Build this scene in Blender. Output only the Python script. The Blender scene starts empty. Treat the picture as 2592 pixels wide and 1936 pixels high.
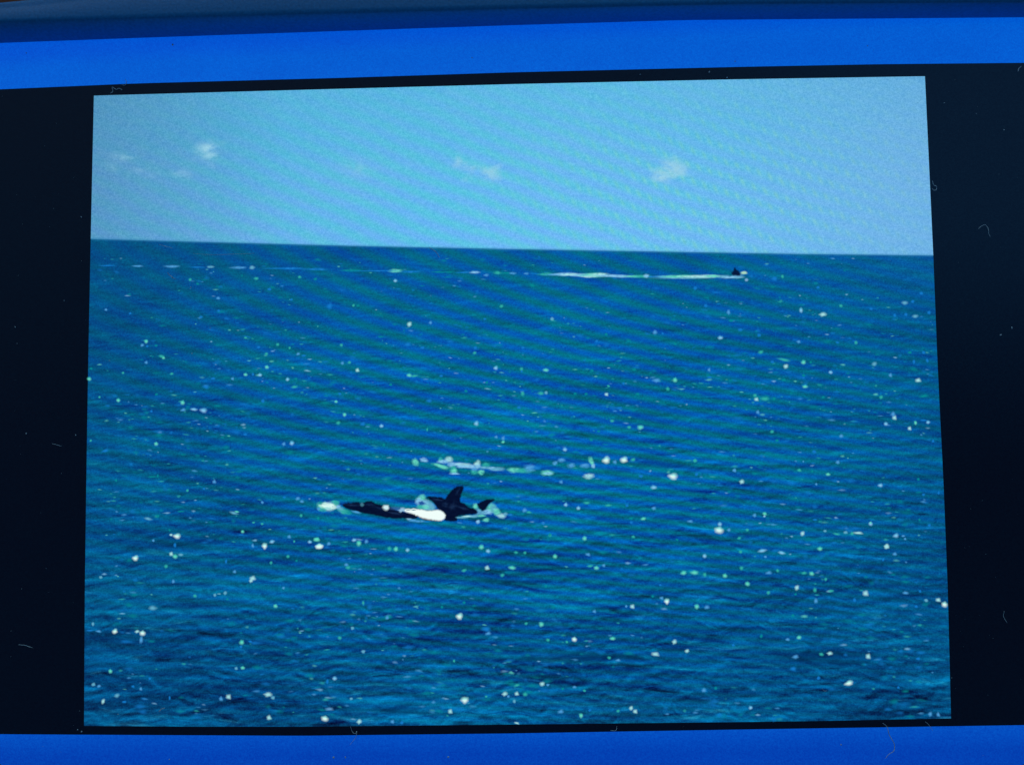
import bpy, bmesh, math, random
from mathutils import Vector, Matrix, noise
random.seed(7)
S = bpy.context.scene
C = S.collection
R = math.radians

# ------------------------------------------------------------------ camera
# Unit: metres.  The screen lies flat on a table (plane z = 0, picture centre at the origin,
# +Y = top of the picture); the camera hangs 23 cm above it, tilted a few degrees.
PW, PH = 0.2130, 0.1595            # the displayed 4:3 picture
FPX, CX, CY = 2300.0, 1296.0, 968.0
r1 = Vector((0.99964528, -0.01647014, -0.02092942)).normalized()
r2 = Vector((0.00926211, 0.74738537, -0.04514779))
r2 = (r2 - r1 * r2.dot(r1)).normalized()
r3 = r1.cross(r2)
tc = Vector((-0.50769638, -0.34790158, 1.10368778)) * PW + r1 * PW / 2 + r2 * PH / 2
Rt = Matrix((r1, -r2, -r3))        # camera axes (x right, y down, z forward) -> world
cam_loc = -(Rt @ tc)
cam = bpy.data.objects.new('camera', bpy.data.cameras.new('camera'))
C.objects.link(cam)
m = Matrix((Rt @ Vector((1, 0, 0)), Rt @ Vector((0, -1, 0)), Rt @ Vector((0, 0, -1)))).transposed()
cam.matrix_world = Matrix.Translation(cam_loc) @ m.to_4x4()
cam.data.sensor_width = 36
cam.data.lens = FPX / 2592 * 36
cam.data.clip_start = 0.01
cam.data.clip_end = 100
S.camera = cam

# ------------------------------------------------------------------ world, sun, exposure
W = bpy.data.worlds.new("World"); S.world = W; W.use_nodes = True
wn = W.node_tree.nodes; wl = W.node_tree.links
sky = wn.new('ShaderNodeTexSky'); sky.sky_type = 'NISHITA'; sky.sun_disc = False
sky.sun_elevation = R(24); sky.sun_rotation = R(-12)
bg = wn['Background']; bg.inputs[1].default_value = 0.05
wl.new(sky.outputs[0], bg.inputs[0])
sun = bpy.data.objects.new('sun', bpy.data.lights.new('sun', 'SUN')); C.objects.link(sun)
sun.data.energy = 0.5; sun.data.angle = R(12); sun.data.color = (1, .97, .93)
az = R(-12); el = R(24)
sd = Vector((math.sin(az) * math.cos(el), math.cos(az) * math.cos(el), math.sin(el)))
sun.rotation_euler = sd.to_track_quat('Z', 'Y').to_euler()
S.view_settings.view_transform = 'Standard'
S.view_settings.look = 'None'
S.view_settings.exposure = 0
S.view_settings.gamma = 1
S.view_settings.use_curve_mapping = False

# ------------------------------------------------------------------ helpers
def P(x, y, z=0.0):
    """survey point of the photograph -> point on the plane at height z"""
    d = Rt @ Vector(((x - CX) / FPX, (y - CY) / FPX, 1.0))
    k = (z - cam_loc.z) / d.z
    return cam_loc + d * k
def P0(x, y, z):
    p = P(x, y); return Vector((p.x, p.y, z))
def lin(c):
    return tuple(((v / 255) / 12.92 if v / 255 <= .04045 else ((v / 255 + .055) / 1.055) ** 2.4) for v in c)
def obj(name, me, mat=None, parent=None, label=None, cat=None, group=None, kind=None):
    o = bpy.data.objects.new(name, me); C.objects.link(o)
    if mat is not None and me is not None and not me.materials: me.materials.append(mat)
    if parent is not None: o.parent = parent
    if label: o['label'] = label
    if cat: o['category'] = cat
    if group: o['group'] = group
    if kind: o['kind'] = kind
    return o
def mesh(name, v, f, smooth=False):
    me = bpy.data.meshes.new(name); me.from_pydata([tuple(p) for p in v], [], f); me.update()
    if smooth:
        me.polygons.foreach_set('use_smooth', [True] * len(me.polygons))
    return me
def setcol(me, cols):
    a = me.color_attributes.new('ink', 'FLOAT_COLOR', 'POINT')
    flat = [k for c in cols for k in c]
    a.data.foreach_set('color', flat)

class N:
    """tiny expression helper over shader math nodes"""
    def __init__(s, nt, sock): s.nt = nt; s.s = sock
    def op(s, o, *a):
        n = s.nt.nodes.new('ShaderNodeMath'); n.operation = o
        for i, v in enumerate((s,) + a):
            if isinstance(v, N): s.nt.links.new(v.s, n.inputs[i])
            else: n.inputs[i].default_value = v
        return N(s.nt, n.outputs[0])
    def __add__(s, b): return s.op('ADD', b)
    def __radd__(s, b): return s.op('ADD', b)
    def __sub__(s, b): return s.op('SUBTRACT', b)
    def __rsub__(s, b): return (s * -1) + b
    def __mul__(s, b): return s.op('MULTIPLY', b)
    def __rmul__(s, b): return s.op('MULTIPLY', b)
    def __truediv__(s, b): return s.op('DIVIDE', b)
    def sin(s): return s.op('SINE')
    def clamp(s, lo=0.0, hi=1.0): return s.op('MAXIMUM', lo).op('MINIMUM', hi)
    def ss(s, lo, hi):
        n = s.nt.nodes.new('ShaderNodeMapRange'); n.interpolation_type = 'SMOOTHSTEP'
        s.nt.links.new(s.s, n.inputs[0]); n.inputs[1].default_value = lo; n.inputs[2].default_value = hi
        return N(s.nt, n.outputs[0])
def newmat(name):
    m = bpy.data.materials.new(name); m.use_nodes = True
    return m, m.node_tree, m.node_tree.nodes['Principled BSDF']
def pix(nt):
    """position on the screen in picture pixels"""
    t = nt.nodes.new('ShaderNodeTexCoord'); s = nt.nodes.new('ShaderNodeSeparateXYZ')
    nt.links.new(t.outputs['Object'], s.inputs[0])
    return N(nt, s.outputs[0]) * 10085.0 + 1300.0, 1020.0 - N(nt, s.outputs[1]) * 10085.0
def nz(nt, x, y, sx, sy, detail=2.0, rough=.5, seed=0.0, dist=0.0):
    """noise, 0..1, with feature size sx by sy"""
    c = nt.nodes.new('ShaderNodeCombineXYZ')
    nt.links.new((x / sx).s, c.inputs[0]); nt.links.new((y / sy).s, c.inputs[1]); c.inputs[2].default_value = seed
    n = nt.nodes.new('ShaderNodeTexNoise'); n.inputs['Scale'].default_value = 1
    n.inputs['Detail'].default_value = detail; n.inputs['Roughness'].default_value = rough
    n.inputs['Distortion'].default_value = dist
    nt.links.new(c.outputs[0], n.inputs['Vector'])
    return N(nt, n.outputs[0])
def emit(nt, bs, r, g, b, spec=.5, rough=.3, alpha=None):
    """display colour 0..255 -> light given off by the panel"""
    c = nt.nodes.new('ShaderNodeCombineXYZ')
    for i, v in enumerate((r, g, b)):
        v = (v / 255.0).clamp(0, 1).op('POWER', 2.2)
        nt.links.new(v.s, c.inputs[i])
    nt.links.new(c.outputs[0], bs.inputs['Emission Color'])
    bs.inputs['Emission Strength'].default_value = 1
    bs.inputs['Base Color'].default_value = (0, 0, 0, 1)
    bs.inputs['Roughness'].default_value = rough
    bs.inputs['Specular IOR Level'].default_value = spec
    if alpha is not None: nt.links.new(alpha.s, bs.inputs['Alpha'])

SPEC, ROUGH = .35, .3
def grain(nt, x, y, amp):
    a = nz(nt, x, y, 3.2, 3.2, 0, seed=3.3) - .5
    b = nz(nt, x, y, 9.0, 7.0, 1, seed=9.1) - .5
    return a * amp * 2 + b * amp
def moire(nt, x, y):
    """interference of the panel's dot rows: curved slanting stripes"""
    dy = y - 700.0; dx = x - 1300.0
    wob = (nz(nt, x, y, 260, 150, 1, seed=5) - .5) * .35
    ph = dy * .0226 + dy * dy * .0000122 - dx * (.0092 - dy * .0000058) + wob
    return (ph * (2 * math.pi)).sin()
def window(x, y, cx, cy, rx, ry):
    a = (x - cx) / rx; b = (y - cy) / ry
    return ((a * a + b * b).op('POWER', 1.3) * -1.0).op('EXPONENT')

# ------- screen materials
m_sky, nt, bs = newmat('screen sky')
x, y = pix(nt)
t = ((x - 230) / 2130).clamp()
vy = ((y - 200) / 430).clamp()
cen = window(x, y, 1450, 460, 900, 600)
vio = nz(nt, x, y, 420, 200, 2, seed=2) - .5
dy = y - 400.0
dx0 = x - 900.0
sph = (dy * .0215 + dx0 * dy * .0000035 - (dx0 * .0098) + (nz(nt, x, y, 200, 120, 1, seed=4) - .5) * .5) * (2 * math.pi)
st = sph.sin()
dot = ((x * .0405 - y * .012) * (2 * math.pi)).sin()
dots = (st * .5 + .5) * (dot * .5 + .5)
dots = dots * dots
cell = nz(nt, x, y, 26, 14, 2, .6, seed=6) - .5
wl_ = window(x, y, 1200, 560, 900, 330)
wd = window(x, y, 1850, 520, 500, 260)
wt = window(x, y, 1300, 300, 900, 300)
s_ = st * wl_
g_ = grain(nt, x, y, 16)
dk = ((x - 230) / 500).clamp()
r = 79 + t * 18 + vy * 9 - s_ * 7 + dots * wd * 15 + cell * 14 + g_ + vio * 14 + dk * 4
g = 144 + dk * 22 + cen * 18 + vy * 5 + s_ * 7 + dots * wd * 9 + cell * 12 + g_
b = 187 + dk * 24 + cen * 18 + t * 4 + vy * 8 - s_ * 9 - dots * wd * 16 - cell * 6 + g_ - wt * 4
emit(nt, bs, r, g, b, SPEC, ROUGH)

m_sea, nt, bs = newmat('screen sea')
x, y = pix(nt)
d = ((y - 596) / 1240).clamp()
s = d * .75 + .42                                  # waves grow towards the viewer
xs = (x - 1300) / s
ys = (s.op('LOGARITHM', math.e)) * 1600.0
def relief(sx, sy, det, rg, seed, dist, dyy):
    return nz(nt, xs, ys, sx, sy, det, rg, seed, dist) - nz(nt, xs, ys + dyy, sx, sy, det, rg, seed, dist)
w1 = relief(150, 34, 3, .5, 1, .5, 11.0)       # swells: lit faces, dark troughs
w2 = relief(46, 15, 2, .6, 8, .6, 6.0)          # chop
w3 = nz(nt, xs, ys, 330, 80, 3, .55, seed=12, dist=.4) - .5    # patches
dr = nz(nt, xs, ys, 150, 24, 4, .62, seed=31, dist=.9).ss(.55, .72)
hi = nz(nt, xs, ys, 130, 24, 4, .62, seed=21, dist=.9).ss(.54, .80)
amp = d * .85 + .17
big = nz(nt, xs, ys, 520, 150, 3, .6, seed=44, dist=.6) - .5     # broad uneven patches
w4 = relief(84, 30, 4, .6, 57, 1.3, 9.0)         # short choppy crests near by
lum = (w1 * 1.1 + w4 * 1.5 * d + w2 * .6 + w3 * .8) * amp + big * (d * .5 + .12)
mo = moire(nt, x, y)
win = window(x, y, 1350, 1060, 1050, 640)
a = mo * win
edge = window(x, y, 1350, 1000, 1250, 1000)
g_ = grain(nt, x, y, 16)
rt = ((x - 1700) / 700).clamp()
top = 1.0 - ((y - 630) / 260).clamp()
k = 1.0 + lum * .95 - dr * .42 * (d * .8 + .2)
r = 0.0 + d * 5 + rt * top * 14 + hi * 40 * d * (1 - win * .5) + big * 22 * d + g_ * .5
g = (74 + rt * top * 8 + win * 18 + edge * 7 + rt * 4 - d * 1 + big * 18) * k + a * 10 + hi * 58 * (d * .85 + .06) + g_
b = (120 + rt * top * 18 + win * 22 + edge * 12 + rt * 4 - d * 1) * (1.0 + lum * .75 - dr * .3 * d) - a * 25 + hi * 54 * (d * .85 + .06) + g_
emit(nt, bs, r, g, b, SPEC, ROUGH)

m_blue, nt, bs = newmat('screen blue')
x, y = pix(nt)
low = y.ss(900, 1000)
g_ = grain(nt, x, y, 11)
glow = (1.0 - ((y - 1840) / 60).clamp()) * low
mott = nz(nt, x, y, 160, 90, 2, seed=4) - .5
r = 0 + glow * 8 + g_ * .5
g = 90 - low * 18 + glow * 16 + g_ + mott * 8 + ((y - 50 + x * .022 - 50) / 40).clamp() * 8 * (1 - low) - 6  # top band dims beside the rim: shade painted into its colour
b = 208 - low * 32 + glow * 18 + g_ + mott * 10
emit(nt, bs, r, g, b, SPEC, ROUGH)

m_black, nt, bs = newmat('screen black')
x, y = pix(nt)
g_ = grain(nt, x, y, 4)
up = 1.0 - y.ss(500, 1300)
rt = x.ss(1200, 2500) * up  # upper right brightened: soft room reflection painted into the emission
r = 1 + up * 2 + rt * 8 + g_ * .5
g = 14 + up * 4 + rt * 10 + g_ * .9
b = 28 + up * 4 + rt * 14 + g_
emit(nt, bs, r, g, b, SPEC, ROUGH)

def inkmat(name, tex=False, amp=0.0):
    m_, nt, bs = newmat(name)
    at = nt.nodes.new('ShaderNodeAttribute'); at.attribute_name = 'ink'
    sp = nt.nodes.new('ShaderNodeSeparateColor'); nt.links.new(at.outputs['Color'], sp.inputs[0])
    x, y = pix(nt)
    al = N(nt, at.outputs['Alpha'])
    ch = [N(nt, sp.outputs[i]) * 255.0 for i in range(3)]
    if tex:
        n = nz(nt, x, y, 9, 5, 2, .65, seed=3)
        al = al * (n.ss(.2, .6) * .62 + .38)
    if amp:
        n = (nz(nt, x, y, 12, 6, 2, .6, seed=7) - .5) * amp
        ch = [c + n for c in ch]
    emit(nt, bs, *ch, SPEC, ROUGH, alpha=al)
    return m_
m_ink = inkmat('screen ink')
m_foam = inkmat('screen foam', True, 60)
m_dark = inkmat('screen orca black', False, 22)
def cloudmat():
    m_, nt, bs = newmat('screen cloud')
    at = nt.nodes.new('ShaderNodeAttribute'); at.attribute_name = 'ink'
    x, y = pix(nt)
    n = nz(nt, x, y, 55, 38, 4, .6, seed=5, dist=.6).ss(.33, .72)
    al = N(nt, at.outputs['Alpha']) * n
    g_ = grain(nt, x, y, 8)
    emit(nt, bs, g_ + 150.0, g_ + 206.0, g_ + 228.0, SPEC, ROUGH, alpha=al)
    return m_
m_cloud = cloudmat()

# ------- solid materials
def solid(name, col, rough=.5, var=.15, scale=300, spec=.5, bump=0, stretch=(1, 1, 1)):
    m_, nt, bs = newmat(name)
    t = nt.nodes.new('ShaderNodeTexCoord'); mp = nt.nodes.new('ShaderNodeMapping'); mp.inputs['Scale'].default_value = stretch
    n = nt.nodes.new('ShaderNodeTexNoise')
    n.inputs['Scale'].default_value = scale; n.inputs['Detail'].default_value = 5
    nt.links.new(t.outputs['Object'], mp.inputs[0]); nt.links.new(mp.outputs[0], n.inputs['Vector'])
    r_ = nt.nodes.new('ShaderNodeValToRGB')
    r_.color_ramp.elements[0].position = .3; r_.color_ramp.elements[1].position = .7
    r_.color_ramp.elements[0].color = tuple(c * (1 - var) for c in col) + (1,)
    r_.color_ramp.elements[1].color = tuple(c * (1 + var) for c in col) + (1,)
    nt.links.new(n.outputs[0], r_.inputs[0]); nt.links.new(r_.outputs[0], bs.inputs['Base Color'])
    bs.inputs['Roughness'].default_value = rough; bs.inputs['Specular IOR Level'].default_value = spec
    if bump:
        b_ = nt.nodes.new('ShaderNodeBump'); b_.inputs['Strength'].default_value = bump; b_.inputs['Distance'].default_value = .0002
        nt.links.new(n.outputs[0], b_.inputs['Height']); nt.links.new(b_.outputs[0], bs.inputs['Normal'])
    return m_
m_case = solid('blue plastic case', (.002, .15, .46), .55, .14, 1500, .12, .3)
m_wood = solid('dark brown wood', (.075, .028, .014), .5, .45, 9, .3, .3, (1, 12, 1))
m_floor = solid('grey floor', (.16, .15, .14), .7, .15, 3)
m_lint = solid('pale lint', (.22, .45, .62), .9, .1, 900, .1)

# ------------------------------------------------------------------ table and floor
def box(name, lo, hi, mat, parent=None, bev=0, **k):
    bm = bmesh.new(); bmesh.ops.create_cube(bm, size=1)
    for v in bm.verts:
        v.co = Vector([(lo[i] + hi[i]) / 2 + v.co[i] * (hi[i] - lo[i]) for i in range(3)])
    if bev: bmesh.ops.bevel(bm, geom=bm.edges[:], offset=bev, segments=3, affect='EDGES', profile=.5)
    me = bpy.data.meshes.new(name); bm.to_mesh(me); bm.free()
    return obj(name, me, mat, parent, **k)
ZT = -0.013
fl = mesh('floor', [(-6, -6, ZT - .75), (6, -6, ZT - .75), (6, 6, ZT - .75), (-6, 6, ZT - .75)], [(0, 1, 2, 3)])
obj('floor', fl, m_floor, kind='structure')
tb = obj('table', None, label='dark brown wooden table just visible past the top left corner of the tablet', cat='table')
box('tabletop', (-.7, -.4, ZT - .028), (.7, .4, ZT), m_wood, tb, .004)
for sx in (-1, 1):
    for sy in (-1, 1):
        box('leg', (sx * .62 - .03, sy * .33 - .03, ZT - .75), (sx * .62 + .03, sy * .33 + .03, ZT - .028), m_wood, tb, .003)

# ------------------------------------------------------------------ the tablet
tab = obj('tablet', None, label='tablet in a blue case showing a sea photograph with orcas between black side bars', cat='tablet')
def lerpy(pts, x):
    if x <= pts[0][0]:
        a, b = pts[0], pts[1]
    elif x >= pts[-1][0]:
        a, b = pts[-2], pts[-1]
    else:
        for a, b in zip(pts, pts[1:]):
            if a[0] <= x <= b[0]: break
    return a[1] + (b[1] - a[1]) * (x - a[0]) / (b[0] - a[0])
XL, XR = -430, 3020
BLUE_TOP = [(XL, 128), (0, 110), (352, 97), (879, 79), (1296, 65), (1730, 52), (2592, 45), (XR, 42)]
BLK_TOP = [(XL, 248), (0, 227), (346, 212), (864, 202), (1296, 184), (1882, 170), (2222, 163.5), (2592, 160), (XR, 157)]
BLK_TOP[3] = (864, 198)
PIC_TOP = [(238, 243), (780, 228), (1296, 214), (1850, 202), (2341, 194)]
PIC_BOT = [(213, 1836), (500, 1838), (762, 1838), (1296, 1832.5), (1800, 1827), (2052, 1824), (2407, 1817)]
BLK_BOT = [(XL, 1852), (0, 1857), (351, 1859), (762, 1861), (1296, 1855), (1882, 1845), (2592, 1834), (XR, 1827)]
BLUE_BOT = [(XL, 2120), (XR, 2100)]
HOR = [(230, 605), (560, 614), (900, 623), (1296, 631), (1650, 637), (2000, 643), (2362, 647)]
LEFT = [(243, 238), (605, 230), (900, 224), (1200, 219), (1500, 215), (1836, 213)]
RIGHT = [(194, 2341), (647, 2362), (900, 2372), (1067, 2380), (1200, 2387), (1500, 2399), (1817, 2407)]
def strip(name, top, bot, mat, z, parent, nx=60, xl=None, xr=None, **k):
    v, f = [], []
    for i in range(nx + 1):
        xx = (xl if xl is not None else XL) + ((xr if xr is not None else XR) - (xl if xl is not None else XL)) * i / nx
        v += [P0(xx, lerpy(top, xx), z), P0(xx, lerpy(bot, xx), z)]
    for i in range(nx): f.append((2 * i, 2 * i + 1, 2 * i + 3, 2 * i + 2))
    return obj(name, mesh(name, v, f), mat, parent, **k)
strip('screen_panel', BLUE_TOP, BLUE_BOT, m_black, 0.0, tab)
Z1 = .00006
strip('blue_band', BLUE_TOP, BLK_TOP, m_blue, Z1, tab, label='bright blue band along the top of the screen')
strip('blue_band', BLK_BOT, BLUE_BOT, m_blue, Z1, tab, label='blue band along the bottom of the screen')
def picgrid(name, top, bot, mat, rows, jitter_top=0, jitter_bot=0):
    nx = 160; v, f = [], []
    for i in range(nx + 1):
        u = i / nx
        for j in range(rows + 1):
            w = j / rows
            # left and right edge positions at this row
            xa, xb = 230, 2365
            for _ in range(3):
                ya = lerpy(top, xa) * (1 - w) + lerpy(bot, xa) * w; xa = lerpy(LEFT, ya)
                yb = lerpy(top, xb) * (1 - w) + lerpy(bot, xb) * w; xb = lerpy(RIGHT, yb)
            xx = xa + (xb - xa) * u
            yy = lerpy(top, xx) * (1 - w) + lerpy(bot, xx) * w
            if j == rows: yy += jitter_bot
            v.append(P0(xx, yy, Z1))
    for i in range(nx):
        for j in range(rows):
            a = i * (rows + 1) + j
            f.append((a, a + 1, a + rows + 2, a + rows + 1))
    return obj(name, mesh(name, v, f), mat, tab)
skyo = picgrid('sky', PIC_TOP, HOR, m_sky, 6)
seao = picgrid('sea', HOR, PIC_BOT, m_sea, 14)
skyo['label'] = 'pale blue sky shown in the upper part of the picture'
seao['label'] = 'dark blue and green rippled sea shown on the screen'

# soft blobs of displayed light -------------------------------------------------
def c01(c): return [v / 255 for v in c]
def blob_data(cx, cy, rx, ry, col, al=1.0, rot=0, soft=.45, irr=.12, z=.0001, n=14, plane=True):
    v, cols, f = [], [], []
    ph = random.random() * 9
    def pt(k, i):
        t = 2 * math.pi * i / n
        q = 1 + irr * noise.noise(Vector((math.cos(t) * 1.5 + ph, math.sin(t) * 1.5, ph))) * 2.2
        X, Y = math.cos(t) * rx * k * q, math.sin(t) * ry * k * q
        X, Y = X * math.cos(rot) - Y * math.sin(rot), X * math.sin(rot) + Y * math.cos(rot)
        return (P0(cx + X, cy + Y, z) if plane else Vector((X, -Y, 0)))
    c = c01(col)
    v.append(P0(cx, cy, z) if plane else Vector((0, 0, 0))); cols.append(c + [al])
    for i in range(n): v.append(pt(1 - soft, i)); cols.append(c + [al])
    for i in range(n): v.append(pt(1, i)); cols.append(c + [al * .45])
    for i in range(n): v.append(pt(1 + soft, i)); cols.append(c + [0])
    for i in range(n):
        j = (i + 1) % n
        f.append((0, 1 + j, 1 + i))
        for b_ in (1, 1 + n): f.append((b_ + i, b_ + j, b_ + n + j, b_ + n + i))
    return v, cols, f
def merge(lst):
    V, K, F = [], [], []
    for v, c, f in lst:
        o_ = len(V); V += v; K += c; F += [tuple(i + o_ for i in q) for q in f]
    return V, K, F
def inkobj(name, data, mat, parent, **k):
    V, K, F = data
    me = mesh(name, V, F); setcol(me, K)
    return obj(name, me, mat, parent, **k)
def poly_data(pts, col, z, soft=2.6, al=1.0, smooth=2, rough=1.1):
    """filled outline (survey points) with a slightly soft edge"""
    for _ in range(smooth):                        # one corner-cutting pass
        q = []
        for i in range(len(pts)):
            a, b = pts[i], pts[(i + 1) % len(pts)]
            q += [(a[0] * .75 + b[0] * .25, a[1] * .75 + b[1] * .25), (a[0] * .25 + b[0] * .75, a[1] * .25 + b[1] * .75)]
        pts = q
    pts = [(a + rough * noise.noise(Vector((a * .31, b * .31, 1))) * 1.6, b + rough * noise.noise(Vector((a * .31, b * .31, 7))) * 1.6) for a, b in pts]
    n = len(pts)
    ar = sum(pts[i][0] * pts[(i + 1) % n][1] - pts[(i + 1) % n][0] * pts[i][1] for i in range(n))
    sg = 1 if ar > 0 else -1
    inn, out = [], []
    for i in range(n):
        a, b = Vector(pts[i - 1]), Vector(pts[(i + 1) % n])
        t = (b - a); t = t.normalized() if t.length > 0 else Vector((1, 0))
        nrm = Vector((t.y, -t.x)) * sg
        p = Vector(pts[i]); inn.append(p - nrm * soft * .6); out.append(p + nrm * soft)
    from mathutils.geometry import tessellate_polygon
    v = [P0(p.x, p.y, z) for p in inn] + [P0(p.x, p.y, z) for p in out]
    c = c01(col)
    cols = [c + [al]] * n + [c + [0]] * n
    f = [tuple(t) for t in tessellate_polygon([[Vector((p.x, p.y, 0)) for p in inn]])]
    for i in range(n):
        j = (i + 1) % n; f.append((i, j, n + j, n + i))
    return v, cols, f
def conv(pts, ox, oy, s): return [(ox + a / s, oy + b / s) for a, b in pts]

hv, hc, hf = [], [], []
for i in range(241):
    xx = 231 + (2361 - 231) * i / 240; yy = lerpy(HOR, xx) + random.uniform(-.5, .5)
    for dy_, al_ in ((-4.5, 0), (-.6, .55), (.6, .55), (4.5, 0)):
        hv.append(P0(xx, yy + dy_, .00007)); hc.append([48 / 255, 128 / 255, 178 / 255, al_])
for i in range(240):
    for j in range(3): hf.append((i * 4 + j, i * 4 + j + 1, i * 4 + j + 5, i * 4 + j + 4))
inkobj('horizon_line', (hv, hc, hf), m_ink, seao)
# clouds -------------------------------------------------------------------------
for lab, blobs in (
    ('small white cloud above the left of the horizon', [(532, 380, 30, 17, 1.0), (515, 404, 24, 14, .8)]),
    ('faint broken wisps of cloud at the left edge of the sky', [(306, 398, 26, 9, .45), (282, 420, 18, 9, .45), (370, 436, 26, 9, .35), (460, 440, 24, 9, .3)]),
    ('two-lobed small cloud over the middle of the sea', [(1165, 410, 26, 16, .75), (1235, 442, 40, 15, .85), (1200, 426, 30, 9, .5)]),
    ('brightest oval cloud right of the middle', [(1690, 430, 36, 20, 1.25), (1718, 438, 26, 12, 1.0), (1672, 446, 24, 12, 1.0)]),
    ('faint smudge of cloud between the left and middle clouds', [(900, 425, 44, 20, .3)])):
    inkobj('cloud', merge([blob_data(a, b, c, d_, (170, 215, 230), al, .3 * random.uniform(-1, 1), .6, .3, .00009 + i * .00001, 24)
                           for i, (a, b, c, d_, al) in enumerate(blobs)]), m_cloud, tab, label=lab)

# colours of displayed sparkle
G3 = [(12, 135, 145), (50, 172, 162), (100, 214, 190)]
B3 = [(25, 120, 200), (75, 155, 215), (130, 195, 235)]
W3 = [(95, 170, 200), (160, 222, 225), (218, 250, 242)]
PAL = {'g': G3, 'b': B3, 'w': W3}
def foam(name, parent, items, z=.00012, label=None, mat=None):
    d_ = []
    for i, it in enumerate(items):
        X, Y, rx, ry, k, lv = it[:6]; rot = it[6] if len(it) > 6 else 0
        d_.append(blob_data(X, Y, rx, ry, PAL[k][lv], .95, rot, .45, .16, z + i * .000001, 16))
    return inkobj(name, merge(d_), mat or m_foam, parent, label=label)
def cc(items, ox, oy, s):
    return [(ox + i[0] / s, oy + i[1] / s, i[2] / s, i[3] / s) + tuple(i[4:]) for i in items]

# wake of the far boat ------------------------------------------------------------
wk = cc([(30, 102, 60, 6, 'g', 0), (100, 102, 30, 6, 'g', 0), (190, 104, 60, 6, 'b', 0), (265, 104, 36, 10, 'b', 2), (340, 122, 16, 10, 'b', 1), (412, 106, 28, 12, 'g', 1),
         (470, 108, 30, 8, 'g', 0), (515, 110, 22, 10, 'b', 1), (605, 112, 20, 8, 'b', 1), (660, 112, 40, 6, 'b', 0), (730, 116, 46, 11, 'g', 1), (790, 118, 50, 8, 'b', 1), (860, 116, 70, 12, 'b', 2),
         (900, 118, 60, 9, 'w', 1), (960, 122, 60, 10, 'b', 2), (1040, 122, 70, 15, 'g', 2), (1090, 118, 50, 12, 'w', 1), (1020, 132, 50, 8, 'w', 1), (1150, 126, 80, 10, 'b', 2), (1230, 130, 50, 10, 'b', 2),
         (1310, 130, 70, 8, 'g', 2), (1360, 130, 60, 10, 'g', 1), (1395, 128, 16, 14, 'b', 2), (1440, 132, 40, 6, 'b', 0), (1500, 132, 50, 9, 'b', 1), (1570, 132, 70, 11, 'g', 2), (1640, 130, 70, 10, 'g', 2), (1700, 132, 80, 11, 'w', 1),
         (1790, 130, 90, 12, 'w', 1), (1830, 128, 44, 11, 'g', 2), (1640, 142, 160, 5, 'w', 0), (1910, 134, 40, 13, 'w', 0), (1960, 136, 60, 9, 'b', 2), (2000, 138, 30, 6, 'w', 0)], 1100, 650, 2.602)
wk += [(272, 673, 22, 2.6, 'b', 0), (350, 674, 14, 3, 'b', 1), (436, 675, 20, 4, 'b', 1), (533, 676, 9, 4, 'w', 0), (605, 678, 20, 4, 'b', 1), (638, 678, 7, 6, 'w', 0), (740, 680, 30, 4, 'b', 0), (800, 682, 36, 4, 'b', 0),
       (890, 685, 26, 4, 'g', 0), (1002, 686, 17, 6, 'g', 2), (1040, 688, 30, 4, 'b', 0), (500, 677, 20, 2, 'b', 0), (700, 680, 40, 1.8, 'b', 0), (950, 686, 60, 2, 'b', 0)]
wk = [(a, b, c_ * (1 if a > 1390 else .85), d_ * (.78 if a > 1390 else .7), k_, lv) for a, b, c_, d_, k_, lv in wk]
foam('boat_wake', tab, wk, label='long broken line of white wake trailing left from the far speedboat')

def sheen(par, spots):
    inkobj('sheen', merge([blob_data(780 + a / 3.456, 1120 + b / 3.456, c_ / 3.456, d_ / 3.456, (34, 58, 96), .55, r_, .8, .4, .0002 + i * .000001) for i, (a, b, c_, d_, r_) in enumerate(spots)]), m_foam, par)
bt = obj('speedboat', None, parent=tab, label='tiny dark speedboat with pale bow far off near the horizon')
inkobj('cabin', poly_data(conv([(595, 105), (600, 82), (612, 78), (612, 58), (622, 55), (632, 70), (648, 78), (656, 95), (660, 110), (630, 114)], 1650, 660, 2.949), (8, 28, 62), .00014), m_dark, bt)
inkobj('hull', merge([blob_data(1883, 691, 8, 3.6, (165, 215, 190), 1, 0, .35, .1, .00013), blob_data(1889, 709, 4, 3.6, (120, 170, 215), .9, 0, .4, .1, .000131), blob_data(1868, 698, 12, 4, (100, 165, 215), .7, 0, .5, .1, .000129)]), m_ink, bt)

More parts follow.
